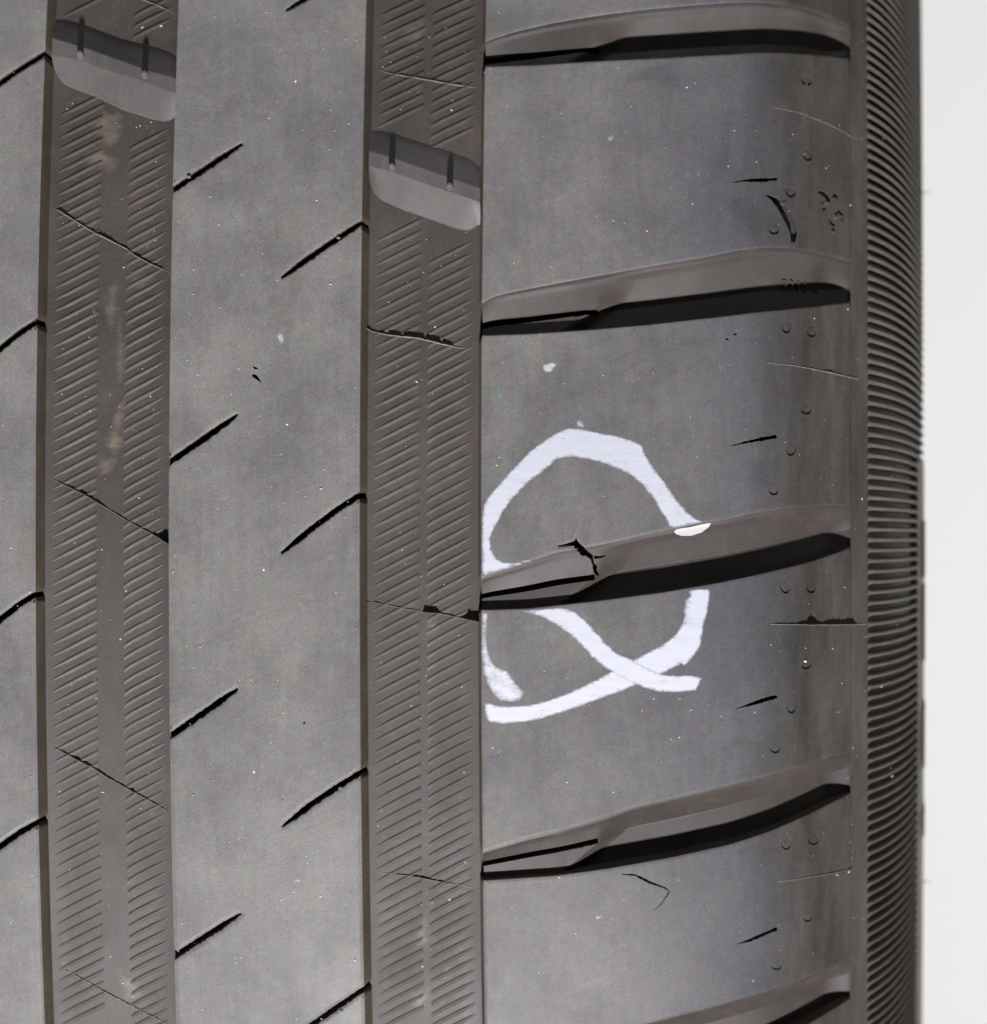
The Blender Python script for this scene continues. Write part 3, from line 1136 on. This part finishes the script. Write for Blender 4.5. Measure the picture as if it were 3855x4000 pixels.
V, F = side_ridge(AEND, 0.56)
Vl, Fl = side_ridge(L - 1.0, 0.56)
first = second = None
dth = 2.075 / (R0 - 25)
i = -70
while i * dth < 0.49:
    th = i * dth + 0.0022
    long = th > 0.055
    i += 1
    if th < -0.44:
        continue
    if long:
        if second is None:
            second = mesh_object("sidewall_ridge", Vl, Fl, M_SID, SIDE)
            second.rotation_euler = (-th, 0, 0)
        else:
            copy_of(second, SIDE, -th)
    else:
        if first is None:
            first = mesh_object("sidewall_ridge", V, F, M_SID, SIDE)
            first.rotation_euler = (-th, 0, 0)
        else:
            copy_of(first, SIDE, -th)

# raised marks on the widest part of the sidewall, seen edge-on
for va, vb in ((2030, 2262), (2290, 2600), (2790, 3040), (3230, 3330)):
    ta, tb = -(va - CV) * K / 268.0, -(vb - CV) * K / 268.0
    pr = [(PX[-1] - 0.3, R0 - 60), (PX[-1] + 0.16, R0 - 64), (PX[-1] + 0.20, R0 - 70), (PX[-1] + 0.12, R0 - 76), (PX[-1] - 0.5, R0 - 80)]
    revolve("sidewall_letter_edge", pr, tb, ta, 24, M_SID, SIDE)

# two stray rubber hairs standing off the widest part
for v in (727, 3472):
    th = -(v - CV) * K * 1.06 / (R0 - 66)
    V, F = [], []
    for i, (xo_, w) in enumerate(((-0.5, 0.16), (0.3, 0.13), (0.9, 0.10), (1.5, 0.02))):
        for j in range(6):
            a = 2 * math.pi * j / 6
            r = R0 - 66 + w * math.cos(a)
            t = th + (w * math.sin(a) + 0.12 * i) / R0
            V.append(((PX[-1] + xo_) * MM, -r * math.cos(t) * MM, r * math.sin(t) * MM))
    for i in range(3):
        for j in range(6):
            F.append((i * 6 + j, i * 6 + (j + 1) % 6, (i + 1) * 6 + (j + 1) % 6, (i + 1) * 6 + j))
    mesh_object("rubber_hair", V, F, M_DEEP, SIDE)

# ------------------------------------------------------------------ mould number on the slope of one side groove
fc = bpy.data.curves.new("mould_number", 'FONT')
fc.body = "2216-6"
fc.size = 2.45
fc.extrude = 0.0
fc.space_character = 1.12
fo = bpy.data.objects.new("mould_number", fc)
COL.objects.link(fo)
dg = bpy.context.evaluated_depsgraph_get()
dg.update()
tm = bpy.data.meshes.new_from_object(fo.evaluated_get(dg))
tv = np.array([v.co[:2] for v in tm.vertices])
tf = [tuple(p.vertices) for p in tm.polygons]
bpy.data.objects.remove(fo)
o0 = unp([(3052, 1116)], 2.0)[0]
tx, ts = o0[0] + tv[:, 0] * 0.95, o0[1] + tv[:, 1]
su, sl = lips('B', tx)
td = groove_depth('B', tx, np.clip((su - ts) / (su - sl), 0, 1))
nv = len(tv)
V = np.concatenate([P(tx, ts, td - 0.5), P(tx, ts, td + 0.2)])
ec = {}
for f in tf:
    for a, b in zip(f, f[1:] + f[:1]):
        ec[(a, b)] = ec.get((a, b), 0) + 1
F = list(tf) + [(a, a + nv, b + nv, b) for (a, b) in ec if (b, a) not in ec]
mesh_object("mould_number", V, F, M_LAT, GROOVES['B'], smooth=False)


# ------------------------------------------------------------------ white paint and other deposits
def coat(name, pts, mat, parent, d=-0.05, rag=0.05, depth_fn=None, edge=0.55, grid=0.55, base_d=0.0, thin_fn=None):
    poly = unp(pts, base_d)
    if area2(poly) < 0:
        poly = poly[::-1]
    poly = resample(poly, 0.22)
    n, nm = vnormals(poly)
    poly = poly + n * rng.uniform(-rag, rag, len(poly))[:, None]
    g = gridpts(poly.min(0), poly.max(0), grid)
    g = g[inside(poly, g)]
    dist = np.full(len(g), 9.0)
    for p in poly:
        dist = np.minimum(dist, np.hypot(g[:, 0] - p[0], g[:, 1] - p[1]))
    g = g[dist > 0.12]
    v, f = cdt([poly], g)
    dm = np.full(len(v), 9.0)
    for p in poly:
        dm = np.minimum(dm, np.hypot(v[:, 0] - p[0], v[:, 1] - p[1]))
    mask = np.clip(0.12 + dm / edge, 0, 1)
    if thin_fn is not None:
        mask = mask * thin_fn(v[:, 0], v[:, 1])
    dep = base_d + d if depth_fn is None else depth_fn(v[:, 0], v[:, 1]) + d
    return mesh_object(name, P(v[:, 0], v[:, 1], dep), f, mat, parent, NRM(v[:, 0], v[:, 1]) if depth_fn is None else None, attr=mask)


ARCH = [(1882, 2254), (1881, 2170), (1882, 2060), (1884, 2000), (1887, 1974), (1903, 1942), (1982, 1852), (2062, 1768), (2146, 1704), (2189, 1680), (2221, 1670), (2263, 1672), (2326, 1686), (2406, 1701),
        (2469, 1720), (2506, 1738), (2522, 1778), (2554, 1826), (2602, 1889), (2644, 1953), (2689, 2003), (2718, 2026), (2748, 2039), (2705, 2049), (2660, 2057), (2632, 2062), (2612, 2058),
        (2596, 2021), (2578, 1996), (2554, 1953), (2506, 1895), (2464, 1858), (2406, 1831), (2353, 1810), (2300, 1794), (2231, 1786), (2178, 1794), (2136, 1831), (2078, 1873), (2025, 1926), (1988, 1969),
        (1966, 2000), (1935, 2058), (1916, 2101), (1919, 2143), (1940, 2180), (1972, 2196), (2009, 2196), (2062, 2185), (2109, 2176), (2103, 2184), (2051, 2202), (1982, 2222), (1919, 2240)]
TAIL = [(1882, 2389), (1880, 2480), (1880, 2556), (1887, 2625), (1903, 2672), (1924, 2715), (1956, 2739), (1993, 2741), (2030, 2736), (2051, 2715), (2049, 2699), (2014, 2667), (1993, 2635), (1980, 2617),
        (1951, 2609), (1929, 2590), (1914, 2561), (1903, 2519), (1901, 2466), (1904, 2424), (1905, 2390)]
BOWL = [(1892, 2741), (1895, 2805), (1914, 2823), (1961, 2829), (2035, 2823), (2115, 2810), (2194, 2784), (2274, 2757), (2353, 2728), (2432, 2699), (2512, 2667), (2591, 2630), (2660, 2598), (2668, 2609),
        (2697, 2580), (2723, 2545), (2737, 2519), (2747, 2450), (2761, 2397), (2771, 2344), (2774, 2312), (2766, 2296), (2723, 2302), (2686, 2308), (2694, 2328), (2668, 2344), (2670, 2402), (2655, 2450),
        (2639, 2476), (2591, 2514), (2533, 2545), (2475, 2577), (2379, 2625), (2300, 2667), (2221, 2704), (2141, 2736), (2062, 2754), (1982, 2760), (1929, 2752)]
SLASH = [(2020, 2386), (2072, 2382), (2141, 2376), (2199, 2373), (2242, 2384), (2284, 2418), (2326, 2466), (2369, 2514), (2411, 2551), (2475, 2577), (2517, 2604), (2586, 2633), (2644, 2638), (2697, 2635),
         (2745, 2646), (2718, 2699), (2644, 2705), (2575, 2703), (2528, 2691), (2480, 2675), (2432, 2651), (2369, 2614), (2316, 2572), (2268, 2519), (2221, 2476), (2168, 2442), (2115, 2410), (2062, 2397)]
DRIP = [(2631, 2076), (2644, 2066), (2690, 2060), (2730, 2050), (2776, 2042), (2768, 2058), (2739, 2080), (2697, 2093), (2660, 2093), (2640, 2086)]
BLK_UP, BLK_LO = BLOCKS[2], BLOCKS[3]
for nm_, pts, blk, d in (("paint_stroke", ARCH, BLK_UP, -0.05), ("paint_stroke", TAIL, BLK_LO, -0.05), ("paint_stroke", BOWL, BLK_LO, -0.05), ("paint_stroke", SLASH, BLK_LO, -0.10)):
    thin = None
    if pts is BOWL:      # the brush was running dry towards the upper right end
        s_dry = float(un(2700, 2430)[0, 1])
        thin = lambda x, s: 1.0 - 0.48 * sstep(s_dry - 3.0, s_dry + 3.0, s) * sstep(39.5, 35.5, x)
    if pts is TAIL:
        thin = lambda x, s: 1.0 - 0.25 * sstep(-12.0, -16.0, s)
    o = coat(nm_, pts, M_PAINT, blk, d, thin_fn=thin)
    o["label"] = "white hand-painted marker stroke"
o = coat("paint_drip", DRIP, M_PAINT_DRIP, BLK_UP, -0.16, 0.02, depth_fn=lambda x, s: np.where(surf_depth_C(x, s) > 0, surf_depth_C(x, s), 0.0), edge=0.25, grid=0.3)
o["label"] = "thick white paint drip over the groove edge"


def blot(u, v, ru, rv, ang=0.0, n=22, wob=0.25):
    out = []
    ph = rng.uniform(0, 6.28, 4)
    for i in range(n):
        a = 2 * math.pi * i / n
        r = 1 + wob * (math.sin(2 * a + ph[0]) * 0.5 + math.sin(3 * a + ph[1]) * 0.4 + math.sin(5 * a + ph[2]) * 0.3)
        x, y = ru * r * math.cos(a), rv * r * math.sin(a)
        out.append((u + x * math.cos(ang) - y * math.sin(ang), v + x * math.sin(ang) + y * math.cos(ang)))
    return out


for u, v, a, b, g in ((1098, 1318, 22, 34, -0.25), (1197, 1312, 12, 14, 0), (926, 1145, 10, 10, 0), (1042, 2950, 26, 12, -0.2), (1160, 3440, 24, 16, 0)):
    coat("white_scuff", blot(u, v, a, b, g), M_CHALK, rib_mid, -0.03, 0.05, edge=0.9)
for u, v, a, b, bi in ((2174, 408, 11, 16, 1), (2261, 346, 9, 11, 1), (2385, 540, 22, 22, 1), (2146, 1434, 32, 30, 2), (2109, 1312, 14, 20, 2), (2112, 1388, 10, 18, 2), (2445, 1482, 18, 14, 2), (2265, 1655, 26, 22, 2),
                       (3085, 2898, 11, 11, 3), (2336, 3583, 20, 14, 4), (3310, 3040, 12, 22, 3)):
    coat("white_scuff", blot(u, v, a, b), M_CHALK, BLOCKS[bi], -0.03, 0.05, edge=0.9)
for u, v, a, b, g in ((430, 500, 60, 100, 0), (400, 620, 70, 60, 0), (330, 1515, 20, 10, -0.75), (470, 1370, 30, 160, 0), (455, 1700, 46, 150, 0.12), (430, 1810, 40, 70, 0.5), (440, 1180, 36, 120, 0), (510, 3440, 24, 34, 0),
                      (290, 3585, 16, 12, 0), (500, 3850, 40, 90, -0.4), (560, 1100, 50, 40, 0.3)):
    coat("dirt_patch", blot(u, v, a, b, g), M_DIRT, FLOOR1, -0.03, 0.05, base_d=GD - 0.02, edge=2.2)
for u, v, a, b, g in ((1640, 3900, 45, 50, 0.3), (1750, 3795, 26, 34, 0.3), (1845, 2740, 18, 28, 0), (1620, 130, 50, 70, 0.5), (1690, 2450, 36, 60, 0), (1650, 3660, 40, 80, 0)):
    coat("dirt_patch", blot(u, v, a, b, g), M_DIRT, FLOOR2, -0.03, 0.05, base_d=GD - 0.02, edge=2.2)

M_SMUDGE = paint_material("dark_smudge", (0.040, 0.041, 0.046), 0.34, 2.2, 1.3, 0.52)
for pts, bi in (([(2500, 1405), (2590, 1335), (2700, 1295), (2850, 1268), (2960, 1285), (2900, 1330), (2800, 1372), (2650, 1412)], 2),
                ([(2622, 1000), (2650, 935), (2686, 885), (2702, 950), (2696, 1008), (2650, 1015)], 1),
                (blot(2930, 850, 110, 110), 1), (blot(2830, 560, 60, 150), 1), (blot(2960, 1860, 70, 90), 2), (blot(2900, 2900, 80, 60), 3), (blot(2300, 3900, 160, 50, 0.2), 4),
                (blot(2550, 300, 150, 60, 0.1), 1), (blot(2390, 2560, 120, 60, 0.5), 3)):
    coat("dark_smudge", pts, M_SMUDGE, BLOCKS[bi], -0.02, 0.05, edge=4.5)
# loose grit: tiny pale crumbs lying everywhere on the rubber
V, F = [], []
for _ in range(1700):
    u, v = rng.uniform(10, 3560), rng.uniform(10, 3990)
    if 1879 < u < 3321 and rng.random() < 0.45:
        continue
    if u > 3380 and rng.random() < 0.8:
        continue
    d = 0.0
    if 170 < u < 640 or 1440 < u < 1850:
        d = GD - 0.1
    if (130 < u <= 170) or (640 <= u < 675) or (1395 < u <= 1440) or (1850 <= u < 1885):
        continue
    c = unp([(u, v)], d)[0]
    if 1879 < u < 3321:
        skip = False
        for k in ORDER[:-1]:
            a, b = lips(k, np.array([min(max(c[0], XS0), XS1)]))
            if b[0] - 0.3 < c[1] < a[0] + 0.3:
                skip = True
        if skip:
            continue
    sz = min(0.26, 0.035 + rng.exponential(0.035))
    o = P(c[0], c[1], d)
    ax, at_, an_ = np.array([1.0, 0, 0]), TAN(c[1]), NRM(c[0], c[1])
    ang = rng.uniform(0, 3.14)
    l = rng.uniform(1.0, 2.2)
    e1 = (math.cos(ang) * ax + math.sin(ang) * at_) * sz * l
    e2 = (-math.sin(ang) * ax + math.cos(ang) * at_) * sz
    b0 = len(V)
    for w in (-e1, e2, e1, -e2, an_ * sz * 0.8, -an_ * sz * 0.3):
        V.append(o + MM * w * rng.uniform(0.7, 1.2))
    F += [(b0 + i, b0 + (i + 1) % 4, b0 + 4) for i in range(4)] + [(b0 + (i + 1) % 4, b0 + i, b0 + 5) for i in range(4)]
g = mesh_object("grit", V, F, M_SPECK, TIRE, smooth=False)
g["kind"] = "stuff"

# ------------------------------------------------------------------ wall behind
wl = mesh_object("wall", [(-2.5, 2.60, -1.6), (3.5, 2.60, -1.6), (3.5, 2.60, 2.4), (-2.5, 2.60, 2.4), (-2.5, 2.68, -1.6), (3.5, 2.68, -1.6), (3.5, 2.68, 2.4), (-2.5, 2.68, 2.4)],
                 [(0, 1, 2, 3), (5, 4, 7, 6), (4, 0, 3, 7), (1, 5, 6, 2), (3, 2, 6, 7), (4, 5, 1, 0)], M_WALL, smooth=False)
wl["kind"] = "structure"
